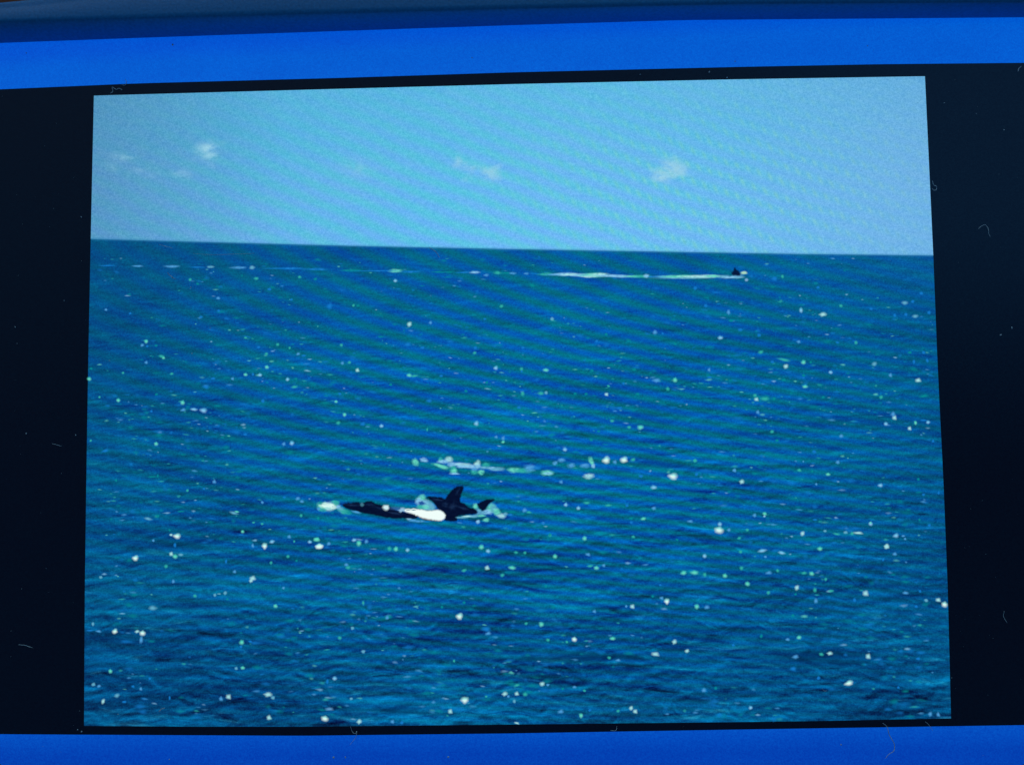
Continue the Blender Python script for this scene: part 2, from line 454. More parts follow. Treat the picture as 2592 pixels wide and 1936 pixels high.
# orcas -----------------------------------------------------------------------------
DK = (7, 20, 48)
o1 = obj('orca', None, parent=tab, label='orca surfacing on the left with long dark back and bright white patch')
inkobj('back', poly_data(conv([(300, 548), (315, 535), (345, 528), (400, 524), (440, 520), (455, 530), (490, 526), (510, 514), (545, 510), (575, 522), (600, 538), (640, 545), (690, 556), (730, 566), (760, 588), (800, 600), (850, 612), (930, 620), (960, 640), (950, 664), (870, 658), (800, 662), (760, 662), (680, 652), (600, 637), (540, 622), (500, 617), (430, 600), (370, 585), (330, 572)], 780, 1120, 3.456), DK, .00016), m_dark, o1)
inkobj('white_patch', merge([
    poly_data(conv([(170, 1195), (200, 1172), (300, 1170), (420, 1165), (540, 1190), (640, 1205), (760, 1185), (830, 1188), (895, 1222), (940, 1270), (928, 1325), (880, 1372), (790, 1372), (700, 1352), (600, 1345), (520, 1325), (440, 1290), (370, 1262), (320, 1240), (230, 1222)], 1000, 1130, 7.373), (238, 254, 250), .00019, 3),
    poly_data(conv([(380, 1268), (520, 1315), (620, 1342), (700, 1352), (800, 1372), (870, 1372), (840, 1388), (700, 1380), (560, 1362), (440, 1310)], 1000, 1130, 7.373), (112, 92, 70), .00018, 1.5, .8),
    blob_data(1000 + 130 / 7.373, 1130 + 1185 / 7.373, 10, 5, (150, 195, 225), .9, 0, .4, .3, .000185),
    blob_data(780 + 685 / 3.456, 1120 + 566 / 3.456, 8, 6, (205, 235, 240), 1, 0, .4, .2, .000186),
    blob_data(780 + 472 / 3.456, 1120 + 541 / 3.456, 5, 4, (70, 130, 150), .8, 0, .4, .2, .000187),
    blob_data(780 + 780 / 3.456, 1120 + 578 / 3.456, 22, 4, (60, 100, 170), .55, .1, .5, .3, .000184)]), m_ink, o1)
o2 = obj('orca', None, parent=tab, label='orca with tall curved dorsal fin in the middle of the surfacing group')
inkobj('back', poly_data(conv([(590, 942), (650, 932), (720, 935), (790, 945), (860, 942), (900, 972), (950, 985), (1200, 1010), (1240, 1050), (1300, 1062), (1345, 1112), (1400, 1142), (1460, 1150), (1530, 1198), (1535, 1240), (1480, 1258), (1400, 1256), (1280, 1268), (1170, 1290), (1150, 1330), (1165, 1380), (1080, 1392), (1000, 1385), (915, 1372), (945, 1310), (940, 1265), (900, 1215), (840, 1182), (795, 1150), (755, 1090), (705, 1020), (640, 975)], 1000, 1130, 7.373), DK, .00017), m_dark, o2)
inkobj('dorsal_fin', poly_data(conv([(920, 1040), (950, 950), (1000, 885), (1060, 815), (1120, 762), (1180, 738), (1255, 738), (1285, 765), (1272, 815), (1238, 872), (1216, 940), (1212, 1060), (1060, 1100)], 1000, 1130, 7.373), DK, .00018), m_dark, o2)
o3 = obj('orca', None, parent=tab, label='right hand orca showing only a small hooked dark fin above white splash')
inkobj('dorsal_fin', poly_data(conv([(1535, 1075), (1580, 1040), (1640, 1018), (1700, 990), (1750, 980), (1800, 988), (1862, 982), (1835, 1010), (1785, 1040), (1745, 1080), (1705, 1130), (1670, 1182), (1630, 1194), (1590, 1160), (1555, 1120)], 1000, 1130, 7.373), DK, .00018), m_dark, o3)
sheen(o1, [(400, 545, 60, 7, .06), (540, 540, 40, 8, .1), (640, 575, 50, 7, .15), (760, 615, 50, 6, .15)])
sheen(o2, [(1130, 495, 26, 8, .1), (1270, 560, 20, 26, .3), (1350, 570, 50, 8, .3), (1310, 430, 7, 26, .5), (1200, 540, 20, 14, 0)])
foam('splash', tab, cc([(190, 555, 62, 32, 'w', 1), (130, 550, 40, 30, 'g', 2), (205, 558, 48, 22, 'w', 2), (145, 546, 42, 20, 'w', 2), (175, 575, 30, 12, 'w', 1), (108, 528, 22, 14, 'g', 0), (230, 515, 26, 10, 'g', 1), (95, 578, 18, 12, 'b', 1), (265, 560, 20, 14, 'b', 2), (245, 530, 30, 20, 'g', 1), (130, 590, 30, 14, 'g', 1), (290, 585, 34, 18, 'w', 0, .3), (320, 605, 50, 20, 'g', 1, .3), (420, 605, 36, 9, 'b', 1, .2), (360, 612, 20, 12, 'g', 0)], 780, 1120, 3.456),
     .00015, 'bright white splash at the left end of the orca')
foam('splash', tab, cc([(500, 960, 70, 55, 'g', 2), (440, 1020, 60, 60, 'b', 2), (560, 1050, 110, 60, 'b', 2, .3), (640, 1090, 100, 60, 'w', 0, .5), (560, 1130, 120, 40, 'g', 2), (690, 1140, 70, 40, 'w', 0), (470, 1110, 40, 40, 'g', 1), (610, 1170, 130, 14, 'w', 0)], 1000, 1130, 7.373),
     .00015, 'pale curl of spray in front of the tall fin')
inkobj('spray_gap', merge([blob_data(1000 + 495 / 7.373, 1130 + 1050 / 7.373, 7, 5, (25, 75, 150), .95, 0, .4, .2, .000175)]), m_ink, tab)
foam('splash', tab, cc([(1500, 1110, 46, 50, 'g', 2), (1560, 1190, 60, 30, 'w', 0, .5), (1620, 1240, 110, 36, 'w', 0, -.1), (1740, 1210, 90, 40, 'b', 2), (1800, 1140, 70, 70, 'g', 2), (1850, 1160, 80, 50, 'w', 0, .7), (1900, 1220, 70, 50, 'g', 2, .7), (1980, 1290, 70, 34, 'w', 1, .2), (2060, 1260, 40, 30, 'w', 0), (2150, 1270, 50, 22, 'b', 0), (1600, 1290, 80, 18, 'g', 2)], 1000, 1130, 7.373),
     .00016, 'white arc of splash around the small hooked fin')
foam('foam_streak', tab, cc([(1250, 1320, 90, 18, 'w', 0), (1400, 1300, 120, 20, 'w', 0), (1340, 1300, 80, 14, 'w', 1), (1480, 1300, 80, 22, 'w', 0), (1190, 1325, 30, 14, 'w', 0), (1550, 1400, 36, 32, 'b', 2), (1700, 1365, 48, 30, 'g', 2)], 1000, 1130, 7.373),
     .00018, 'thin foam line under the backs of the orcas')
foam('foam_streak', tab, cc([(260, 1345, 50, 24, 'b', 2), (330, 1375, 80, 22, 'b', 1), (460, 1390, 110, 18, 'b', 1), (600, 1400, 80, 12, 'b', 0)], 1000, 1130, 7.373), .00014, 'pale reflection under the white patch')
# foam band beyond the orcas
foam('foam_streak', tab, cc([(385, 285, 52, 60, 'g', 2, -.5), (535, 250, 66, 36, 'b', 2, .3), (850, 250, 45, 40, 'g', 1), (1000, 245, 62, 48, 'w', 1), (900, 280, 90, 30, 'b', 2), (800, 345, 90, 26, 'g', 2, .2), (900, 380, 90, 30, 'g', 2, .2), (1060, 330, 80, 40, 'b', 2), (1200, 335, 120, 30, 'b', 2, .1),
     (1300, 350, 130, 34, 'w', 1, .15), (1250, 370, 100, 24, 'b', 2), (1420, 375, 130, 30, 'b', 2, .1), (1535, 320, 50, 50, 'w', 1), (1540, 370, 60, 30, 'b', 2), (1700, 345, 66, 44, 'g', 1), (1680, 395, 150, 24, 'w', 0, .05), (1880, 420, 150, 28, 'w', 0, .1), (1810, 400, 60, 18, 'b', 2),
     (1090, 410, 56, 50, 'g', 1), (1100, 460, 66, 44, 'g', 2), (1110, 505, 86, 18, 'b', 2), (1480, 470, 54, 42, 'g', 1), (1610, 480, 54, 40, 'g', 2), (1480, 420, 50, 30, 'b', 1), (700, 330, 30, 20, 'g', 0)], 1000, 1130, 7.373)
     + cc([(30, 145, 50, 12, 'w', 0), (160, 158, 46, 18, 'g', 2), (230, 160, 60, 16, 'g', 1), (290, 140, 46, 26, 'b', 1), (425, 178, 44, 20, 'g', 2), (435, 182, 34, 10, 'b', 2), (490, 100, 20, 14, 'b', 1), (540, 78, 26, 14, 'b', 1), (620, 120, 30, 16, 'b', 1), (730, 122, 36, 14, 'b', 1),
           (780, 90, 16, 34, 'g', 2, -.4), (795, 124, 16, 14, 'b', 2), (760, 205, 40, 18, 'w', 1), (345, 140, 30, 14, 'b', 0)], 1250, 1140, 3.16),
     .00013, 'broken band of pale foam on the water beyond the orcas')

# sparkles, each one a piece of the displayed sea ---------------------------------------
protos = {}
def proto(k, lv, shape):
    key = (k, lv, shape)
    if key not in protos:
        v, c, f = blob_data(0, 0, .0001, .0001, PAL[k][lv], .96, 0, .6, .16, 0, 16, plane=False)
        c = [([cc_ * (.78 if p.y > .00002 and lv == 2 else 1) if n2 == 0 else cc_ for n2, cc_ in enumerate(q_[:3])] + [q_[3]]) for p, q_ in zip(v, c)]
        me = mesh('glint', v, f); setcol(me, c); me.materials.append(m_ink); protos[key] = me
    return protos[key]
GL = []
def glints(items, ox, oy, s):
    for it in items:
        X, Y, w, h, k, lv = it[:6]
        GL.append((ox + X / s, oy + Y / s, w * .66 / s, h * .64 / s, k, lv))
glints([(975, 118, 14, 16, 'g', 1), (915, 135, 26, 20, 'b', 0), (325, 205, 20, 18, 'b', 0), (402, 335, 18, 18, 'b', 0), (572, 385, 16, 22, 'b', 1), (1112, 370, 15, 24, 'b', 2), (1275, 402, 34, 18, 'w', 1), (1410, 336, 16, 14, 'g', 1), (1887, 315, 30, 16, 'w', 0), (1945, 305, 18, 16, 'b', 0),
        (1965, 415, 28, 15, 'w', 0), (1812, 408, 14, 18, 'b', 0), (1895, 402, 18, 18, 'b', 0), (2068, 388, 20, 18, 'b', 0), (2010, 245, 20, 18, 'b', 0), (22, 535, 20, 20, 'b', 1), (80, 543, 12, 12, 'b', 0), (512, 575, 22, 18, 'b', 2), (800, 555, 22, 18, 'b', 0), (1095, 605, 18, 14, 'b', 1), (1522, 610, 15, 18, 'g', 1),
        (1385, 610, 18, 12, 'b', 0), (1635, 360, 18, 14, 'b', 0), (660, 515, 24, 16, 'b', 0), (590, 448, 26, 14, 'g', 0), (175, 620, 14, 12, 'g', 0), (813, 682, 26, 16, 'g', 1), (990, 740, 60, 13, 'g', 1), (1000, 788, 22, 20, 'w', 1), (900, 755, 20, 14, 'b', 0), (1132, 758, 20, 20, 'g', 2), (1185, 758, 14, 14, 'g', 0),
        (1333, 832, 17, 16, 'b', 2), (1660, 770, 24, 18, 'w', 0), (1780, 855, 17, 17, 'b', 1), (1987, 893, 26, 18, 'w', 1), (1132, 856, 18, 14, 'g', 0), (1130, 875, 14, 10, 'b', 0), (1142, 938, 22, 15, 'g', 2), (985, 890, 26, 14, 'g', 0), (35, 893, 36, 18, 'b', 1), (173, 888, 17, 22, 'g', 2), (118, 955, 16, 18, 'g', 1),
        (427, 815, 14, 16, 'b', 1), (430, 870, 26, 12, 'b', 0), (770, 1005, 18, 16, 'g', 1), (780, 1035, 20, 16, 'w', 1), (845, 1030, 40, 17, 'g', 1), (912, 1030, 18, 18, 'g', 0), (1278, 1018, 18, 14, 'g', 0), (1710, 1018, 18, 16, 'g', 1), (790, 1130, 17, 17, 'b', 1), (1800, 1145, 20, 22, 'b', 1), (1810, 1172, 20, 20, 'w', 1),
        (1745, 1217, 17, 17, 'b', 2), (1967, 1208, 15, 18, 'g', 2), (2060, 1205, 17, 15, 'b', 2), (2025, 1190, 34, 9, 'b', 0), (1923, 1252, 17, 17, 'w', 1), (2098, 1345, 15, 17, 'b', 0), (897, 1275, 18, 16, 'g', 1), (935, 1340, 20, 14, 'g', 0), (1412, 1308, 18, 16, 'b', 1), (1212, 1424, 22, 18, 'b', 0), (1387, 1503, 18, 16, 'b', 1),
        (322, 1490, 18, 14, 'g', 1), (615, 1563, 18, 14, 'b', 1), (1130, 1497, 9, 9, 'b', 1), (1100, 1560, 14, 14, 'g', 1), (1240, 200, 20, 14, 'b', 0), (1955, 755, 14, 22, 'b', 0), (2055, 745, 14, 22, 'b', 0), (2028, 685, 18, 16, 'b', 0), (1925, 685, 22, 14, 'g', 0), (2030, 1010, 44, 14, 'g', 0)], 1650, 660, 2.949)
glints([(297, 150, 17, 15, 'b', 2), (403, 474, 22, 22, 'w', 1), (1090, 340, 18, 16, 'g', 1), (1467, 434, 19, 16, 'w', 0), (560, 463, 15, 15, 'b', 1), (1800, 600, 18, 14, 'b', 0), (15, 818, 18, 17, 'w', 1), (890, 688, 17, 15, 'g', 1), (895, 650, 22, 16, 'b', 0), (1047, 800, 18, 17, 'b', 2), (1240, 808, 17, 17, 'g', 1), (1240, 825, 12, 12, 'b', 0),
        (1420, 816, 26, 16, 'g', 2), (1765, 820, 18, 14, 'g', 0), (400, 855, 22, 16, 'g', 2), (440, 860, 34, 12, 'g', 1), (640, 860, 22, 12, 'b', 0), (262, 925, 18, 14, 'g', 0), (980, 908, 17, 15, 'g', 0), (825, 972, 17, 15, 'g', 0), (1247, 990, 16, 22, 'g', 1), (1385, 990, 28, 18, 'g', 1), (1423, 985, 17, 17, 'w', 0), (1250, 650, 20, 14, 'b', 0),
        (1873, 998, 18, 15, 'w', 1), (1888, 935, 15, 13, 'g', 1), (2000, 917, 13, 15, 'b', 0), (1640, 992, 18, 12, 'g', 0), (1720, 995, 18, 14, 'g', 0), (2080, 812, 24, 14, 'g', 0), (2105, 995, 22, 14, 'g', 0), (1970, 1100, 30, 14, 'b', 0), (55, 1218, 26, 18, 'b', 0), (195, 1232, 17, 17, 'b', 2), (902, 1213, 19, 20, 'b', 2), (1050, 1315, 16, 13, 'b', 1),
        (1102, 1325, 16, 20, 'b', 1), (1102, 1352, 15, 13, 'g', 2), (1562, 1408, 18, 18, 'b', 2), (1915, 1195, 22, 14, 'g', 1), (1875, 1180, 8, 8, 'g', 0), (2127, 1242, 32, 20, 'g', 2), (2042, 1242, 20, 14, 'g', 1), (1815, 1272, 20, 12, 'g', 0), (1760, 1335, 20, 16, 'g', 0), (210, 1375, 15, 18, 'g', 0), (535, 1260, 8, 16, 'g', 1), (1320, 185, 30, 14, 'g', 0),
        (965, 435, 16, 12, 'b', 0), (1870, 550, 18, 14, 'g', 0), (390, 625, 30, 16, 'b', 0), (500, 650, 20, 14, 'b', 0), (550, 1045, 26, 16, 'b', 0), (1220, 1095, 24, 14, 'b', 0), (20, 335, 22, 12, 'g', 0)], 900, 660, 2.949)
glints([(862, 147, 16, 15, 'g', 1), (920, 180, 16, 12, 'g', 0), (1375, 138, 24, 14, 'g', 1), (1708, 126, 16, 14, 'g', 1), (1830, 143, 20, 14, 'g', 0), (1475, 222, 24, 16, 'b', 0), (1078, 291, 18, 14, 'b', 1), (1645, 302, 18, 12, 'b', 0), (1940, 352, 24, 28, 'b', 0), (2125, 347, 14, 14, 'g', 1), (210, 380, 16, 13, 'b', 1),
        (397, 409, 16, 14, 'b', 0), (1083, 388, 15, 14, 'b', 0), (945, 436, 22, 12, 'b', 0), (522, 624, 20, 18, 'g', 2), (490, 655, 18, 14, 'b', 1), (530, 662, 16, 12, 'b', 0), (598, 658, 18, 12, 'g', 0), (640, 740, 28, 14, 'g', 1), (655, 750, 14, 14, 'g', 2), (522, 788, 17, 14, 'b', 1), (1290, 597, 18, 12, 'g', 1),
        (1540, 648, 17, 14, 'g', 1), (1632, 675, 14, 14, 'g', 1), (1452, 722, 17, 16, 'g', 1), (1697, 722, 18, 14, 'b', 1), (1740, 735, 26, 12, 'b', 0), (1392, 668, 17, 14, 'b', 0), (2033, 653, 17, 15, 'g', 1), (1455, 822, 18, 17, 'g', 2), (1290, 880, 18, 15, 'g', 2), (1348, 880, 14, 18, 'b', 0), (1403, 884, 18, 17, 'b', 2),
        (1615, 918, 17, 17, 'b', 2), (1680, 915, 18, 12, 'g', 0), (1670, 977, 30, 14, 'g', 1), (2040, 793, 16, 15, 'b', 1), (2095, 788, 16, 16, 'g', 1), (80, 915, 20, 18, 'g', 2), (95, 835, 18, 12, 'g', 0), (342, 868, 13, 12, 'g', 1), (720, 875, 17, 13, 'g', 1), (1040, 912, 28, 14, 'b', 0), (1190, 914, 17, 14, 'b', 1),
        (160, 1055, 13, 13, 'g', 1), (305, 1080, 18, 18, 'g', 2), (803, 1096, 19, 22, 'g', 2), (808, 1155, 28, 14, 'b', 1), (890, 1150, 32, 14, 'b', 2), (965, 1158, 32, 20, 'b', 2), (985, 975, 34, 20, 'b', 0), (1425, 1085, 20, 20, 'b', 0), (1990, 1090, 16, 14, 'g', 2), (2057, 1190, 20, 18, 'g', 2), (2008, 1254, 22, 17, 'g', 1),
        (562, 1165, 15, 14, 'b', 0), (92, 1392, 13, 13, 'g', 1), (205, 1470, 34, 14, 'b', 0), (598, 1415, 18, 18, 'g', 2), (1587, 1418, 17, 17, 'b', 1), (1648, 1411, 21, 21, 'b', 2), (1288, 1345, 22, 14, 'b', 0), (2020, 1030, 18, 14, 'b', 0), (600, 1035, 20, 12, 'g', 0)], 200, 660, 3.0586)
glints([(680, 185, 12, 22, 'g', 0), (630, 192, 60, 9, 'g', 0), (322, 222, 15, 15, 'g', 0), (1167, 235, 22, 20, 'b', 1), (935, 310, 16, 16, 'g', 1), (1078, 295, 16, 14, 'b', 0), (1580, 412, 18, 15, 'b', 1), (1885, 380, 24, 18, 'b', 1), (1920, 405, 22, 16, 'b', 1), (1770, 368, 20, 14, 'b', 0), (1335, 503, 42, 15, 'w', 0), (1360, 492, 24, 10, 'g', 2),
        (595, 553, 40, 15, 'w', 0), (680, 530, 24, 18, 'g', 0), (1505, 585, 20, 12, 'g', 1), (1578, 598, 18, 14, 'g', 1), (1915, 525, 17, 17, 'g', 1), (2063, 550, 17, 14, 'g', 0), (1410, 662, 17, 17, 'g', 2), (642, 740, 18, 15, 'b', 1), (845, 702, 34, 24, 'w', 2), (795, 692, 18, 14, 'w', 1), (782, 650, 16, 14, 'g', 0), (828, 780, 18, 26, 'b', 0),
        (1600, 788, 26, 30, 'w', 2), (1663, 750, 26, 18, 'b', 2), (1498, 785, 15, 20, 'b', 1), (1812, 708, 20, 18, 'b', 1), (1855, 747, 14, 16, 'g', 1), (1990, 752, 20, 18, 'b', 2), (2048, 730, 28, 18, 'g', 2), (2070, 788, 36, 24, 'w', 2), (2152, 768, 20, 18, 'b', 1), (1400, 690, 40, 8, 'b', 0), (880, 490, 50, 9, 'g', 0)], 200, 1150, 3.403)
glints([(422, 330, 24, 22, 'w', 2), (690, 300, 18, 18, 'w', 1), (718, 318, 22, 20, 'g', 2), (762, 305, 28, 12, 'w', 0), (652, 392, 17, 18, 'g', 1), (165, 472, 17, 15, 'w', 0), (705, 505, 14, 17, 'b', 1), (1100, 355, 14, 24, 'b', 0), (1163, 432, 18, 14, 'b', 1), (1298, 482, 28, 20, 'w', 1), (1285, 500, 18, 16, 'w', 1), (867, 611, 17, 15, 'g', 1),
        (1015, 606, 15, 17, 'w', 0), (1092, 590, 18, 17, 'w', 0), (1048, 597, 20, 7, 'w', 0), (1108, 636, 16, 12, 'g', 0), (1468, 686, 18, 17, 'g', 2), (1528, 553, 14, 13, 'b', 1), (550, 703, 36, 20, 'w', 0), (105, 822, 14, 20, 'w', 0), (80, 870, 40, 9, 'b', 0), (148, 876, 28, 10, 'b', 1), (270, 876, 25, 21, 'w', 2), (475, 888, 25, 22, 'w', 2),
        (435, 878, 22, 13, 'w', 1), (465, 940, 16, 34, 'b', 1), (1217, 958, 21, 22, 'g', 2), (1210, 990, 14, 16, 'b', 0), (1280, 952, 20, 12, 'b', 0), (1175, 1153, 17, 16, 'w', 0), (1223, 1147, 18, 15, 'g', 2), (235, 1172, 16, 19, 'g', 2), (110, 1272, 22, 18, 'w', 0), (150, 1285, 18, 13, 'b', 1), (405, 1287, 18, 13, 'b', 0), (463, 1306, 14, 15, 'b', 1),
        (530, 1228, 16, 13, 'b', 0), (285, 1355, 25, 17, 'w', 0), (182, 1398, 16, 22, 'w', 1), (340, 1402, 24, 12, 'b', 0), (678, 1372, 12, 22, 'b', 0), (1118, 1365, 24, 21, 'w', 1), (1062, 1380, 18, 20, 'b', 1), (1412, 1348, 38, 20, 'w', 1), (1450, 1372, 20, 18, 'w', 0), (1420, 1520, 21, 21, 'w', 1), (1562, 318, 15, 16, 'g', 1), (1435, 365, 15, 15, 'g', 1), (1625, 350, 15, 12, 'g', 0)], 200, 1300, 2.95)
glints([(65, 190, 26, 18, 'g', 2), (82, 242, 32, 22, 'w', 2), (345, 195, 20, 16, 'b', 2), (380, 218, 25, 24, 'g', 2), (435, 207, 18, 18, 'b', 1), (607, 258, 17, 20, 'g', 1), (657, 262, 18, 22, 'g', 2), (742, 270, 18, 17, 'b', 2), (1295, 248, 22, 22, 'g', 2), (1343, 277, 19, 18, 'b', 2), (1140, 290, 17, 14, 'g', 0), (1553, 288, 18, 13, 'g', 1),
        (1620, 290, 16, 13, 'g', 1), (1843, 318, 19, 20, 'g', 2), (285, 380, 20, 14, 'b', 1), (300, 400, 24, 14, 'g', 1), (1165, 422, 26, 14, 'g', 1), (1337, 404, 21, 20, 'w', 1), (1522, 402, 32, 17, 'g', 2), (1450, 458, 21, 15, 'g', 1), (412, 664, 13, 18, 'g', 1), (600, 768, 36, 18, 'g', 0), (590, 775, 16, 18, 'b', 1), (1130, 764, 26, 26, 'w', 2),
        (1000, 695, 17, 14, 'g', 0), (1165, 662, 17, 14, 'g', 0), (1742, 824, 24, 20, 'g', 2), (1628, 818, 17, 13, 'g', 1), (332, 852, 20, 17, 'w', 0), (238, 925, 20, 15, 'g', 1), (413, 1027, 21, 17, 'w', 0), (1330, 860, 44, 22, 'b', 0), (1345, 892, 28, 14, 'b', 1), (1792, 940, 19, 14, 'g', 1), (1932, 955, 14, 14, 'g', 1), (1987, 934, 21, 20, 'w', 2),
        (1090, 1097, 14, 14, 'g', 1), (198, 1227, 20, 18, 'b', 2), (145, 1250, 14, 24, 'b', 0), (323, 1378, 19, 13, 'w', 0), (125, 1525, 30, 23, 'w', 2), (382, 1550, 23, 20, 'w', 1), (630, 1550, 18, 16, 'b', 1), (700, 1557, 17, 17, 'b', 0), (1170, 1390, 33, 27, 'w', 2), (1062, 1474, 20, 20, 'w', 1), (1330, 1362, 13, 11, 'g', 1), (1468, 1343, 26, 18, 'w', 1),
        (1495, 1362, 14, 13, 'b', 1), (1558, 1342, 19, 17, 'w', 1), (1620, 1345, 20, 17, 'g', 1), (1540, 1398, 17, 18, 'w', 0), (1560, 1278, 24, 13, 'g', 1), (1748, 1268, 24, 18, 'w', 1), (1790, 1276, 17, 12, 'b', 1), (1988, 1292, 18, 12, 'b', 1), (1900, 1305, 17, 13, 'g', 0), (1887, 1475, 28, 16, 'b', 1), (2038, 1503, 20, 20, 'g', 2), (1558, 1560, 23, 9, 'w', 1), (76, 32, 14, 18, 'g', 0), (1755, 70, 16, 16, 'b', 0), (1805, 155, 14, 16, 'g', 0)], 780, 1300, 2.95)
glints([(898, 76, 32, 30, 'w', 2), (968, 92, 22, 18, 'b', 1), (1042, 74, 36, 28, 'w', 2), (1115, 72, 26, 16, 'g', 1), (1432, 206, 40, 28, 'w', 2), (1280, 294, 27, 20, 'b', 2), (538, 252, 20, 16, 'b', 1), (1608, 80, 17, 18, 'g', 1), (1925, 160, 17, 16, 'b', 1), (1982, 250, 24, 21, 'w', 1), (1620, 190, 20, 20, 'b', 0), (1175, 205, 26, 18, 'b', 0),
        (575, 432, 16, 17, 'b', 2), (677, 460, 18, 20, 'b', 2), (745, 418, 32, 13, 'g', 1), (245, 478, 22, 20, 'b', 1), (280, 492, 24, 12, 'g', 1), (915, 437, 30, 12, 'g', 1), (1065, 440, 20, 18, 'b', 0), (1280, 461, 21, 17, 'b', 1), (1195, 545, 24, 15, 'g', 2), (1098, 542, 22, 15, 'g', 0), (1100, 575, 18, 15, 'b', 0), (1570, 566, 30, 13, 'b', 1),
        (1800, 634, 39, 31, 'w', 2), (1806, 588, 19, 20, 'b', 2), (1880, 634, 18, 16, 'b', 1), (2028, 634, 17, 14, 'g', 1), (1963, 700, 18, 14, 'g', 1), (2085, 518, 18, 18, 'b', 1), (2165, 505, 19, 17, 'g', 2), (2163, 525, 14, 10, 'b', 2), (395, 580, 15, 15, 'b', 1), (450, 678, 16, 16, 'g', 1), (727, 702, 20, 22, 'g', 2), (1115, 688, 17, 14, 'g', 1), (1465, 712, 16, 13, 'g', 0)], 1250, 1140, 3.16)
glints([(670, 155, 26, 15, 'g', 1), (798, 165, 17, 16, 'g', 0), (952, 193, 24, 18, 'g', 2), (838, 292, 18, 16, 'b', 1), (1467, 302, 26, 19, 'b', 2), (1840, 243, 20, 20, 'g', 0), (1890, 395, 22, 18, 'b', 0), (2038, 378, 17, 22, 'b', 0), (1370, 680, 23, 24, 'b', 2), (1370, 670, 16, 14, 'g', 2), (703, 775, 26, 26, 'w', 1), (925, 750, 24, 15, 'w', 0), (1040, 780, 44, 13, 'g', 1),
        (1125, 765, 30, 20, 'w', 0), (1190, 775, 20, 22, 'g', 1), (1250, 770, 56, 15, 'w', 1), (1620, 795, 30, 23, 'b', 2), (1690, 800, 24, 14, 'b', 1), (1710, 828, 17, 16, 'b', 1), (1528, 905, 29, 27, 'w', 1), (875, 925, 28, 24, 'g', 2), (1850, 640, 16, 18, 'g', 0), (1948, 695, 22, 20, 'b', 0), (825, 640, 34, 14, 'b', 0)], 1850, 1150, 3.88)
glints([(675, 275, 38, 15, 'b', 2), (820, 290, 30, 14, 'b', 2), (700, 320, 17, 12, 'b', 1), (245, 314, 17, 19, 'b', 2), (515, 283, 17, 14, 'g', 1), (1665, 300, 22, 14, 'b', 1), (1578, 343, 14, 16, 'b', 0), (90, 440, 24, 19, 'g', 2), (172, 438, 32, 19, 'g', 2), (248, 453, 17, 18, 'g', 1), (397, 460, 19, 19, 'g', 2), (522, 405, 18, 17, 'g', 1),
        (725, 440, 30, 14, 'b', 1), (790, 422, 13, 16, 'g', 1), (988, 440, 22, 13, 'g', 1), (1045, 444, 20, 18, 'g', 2), (1150, 488, 15, 15, 'g', 1), (565, 522, 21, 20, 'g', 2), (935, 550, 20, 22, 'w', 1), (925, 600, 16, 12, 'g', 0), (1070, 568, 16, 22, 'g', 1), (1190, 575, 26, 13, 'g', 1), (1076, 650, 17, 22, 'b', 1), (1365, 643, 17, 20, 'b', 0),
        (1448, 594, 26, 24, 'w', 1), (1745, 590, 26, 14, 'b', 1), (1900, 645, 19, 17, 'w', 0), (1990, 643, 23, 17, 'w', 1), (2036, 674, 24, 24, 'w', 2), (1825, 690, 17, 15, 'b', 0), (1855, 577, 15, 15, 'b', 0), (722, 588, 18, 17, 'g', 1), (188, 690, 24, 21, 'g', 2), (262, 697, 23, 17, 'b', 1), (950, 922, 20, 17, 'g', 2), (865, 937, 18, 13, 'b', 1), (668, 912, 16, 17, 'g', 0),
        (20, 955, 21, 21, 'w', 1), (115, 1022, 21, 15, 'w', 1), (460, 978, 16, 15, 'b', 0), (925, 1066, 29, 17, 'b', 1), (1117, 1046, 20, 15, 'g', 1), (1180, 1041, 26, 16, 'w', 1), (1467, 1064, 22, 23, 'w', 1), (908, 1155, 26, 18, 'b', 0), (1095, 1225, 18, 20, 'b', 0), (1322, 1262, 34, 19, 'w', 2), (1692, 1295, 14, 14, 'b', 0), (240, 1316, 19, 18, 'b', 1),
        (330, 1300, 17, 15, 'g', 0), (590, 1445, 16, 17, 'b', 2), (1930, 1493, 17, 20, 'b', 1), (1990, 1497, 16, 20, 'b', 1), (1840, 1080, 22, 15, 'b', 0), (905, 758, 16, 14, 'g', 0), (1605, 243, 21, 20, 'w', 1)], 1700, 1300, 2.95)
glints([(955, 618, 22, 20, 'w', 1), (905, 615, 14, 14, 'b', 1), (650, 657, 18, 15, 'b', 1), (1232, 576, 24, 25, 'w', 2), (1190, 550, 22, 15, 'b', 1), (1118, 535, 15, 15, 'g', 0), (795, 874, 26, 17, 'g', 2), (1140, 1000, 38, 19, 'w', 1), (770, 1028, 20, 14, 'g', 1), (840, 1048, 26, 12, 'b', 1), (945, 1432, 20, 19, 'w', 1), (978, 1460, 22, 19, 'w', 1), (840, 1455, 18, 14, 'g', 1),
        (612, 1450, 19, 17, 'b', 0), (570, 1292, 17, 14, 'g', 1), (1180, 443, 15, 13, 'b', 0), (260, 455, 13, 17, 'g', 0), (615, 292, 32, 12, 'g', 1), (665, 305, 23, 19, 'g', 2), (725, 288, 18, 14, 'b', 1), (598, 200, 26, 15, 'b', 1)], 1300, 1340, 3.176)

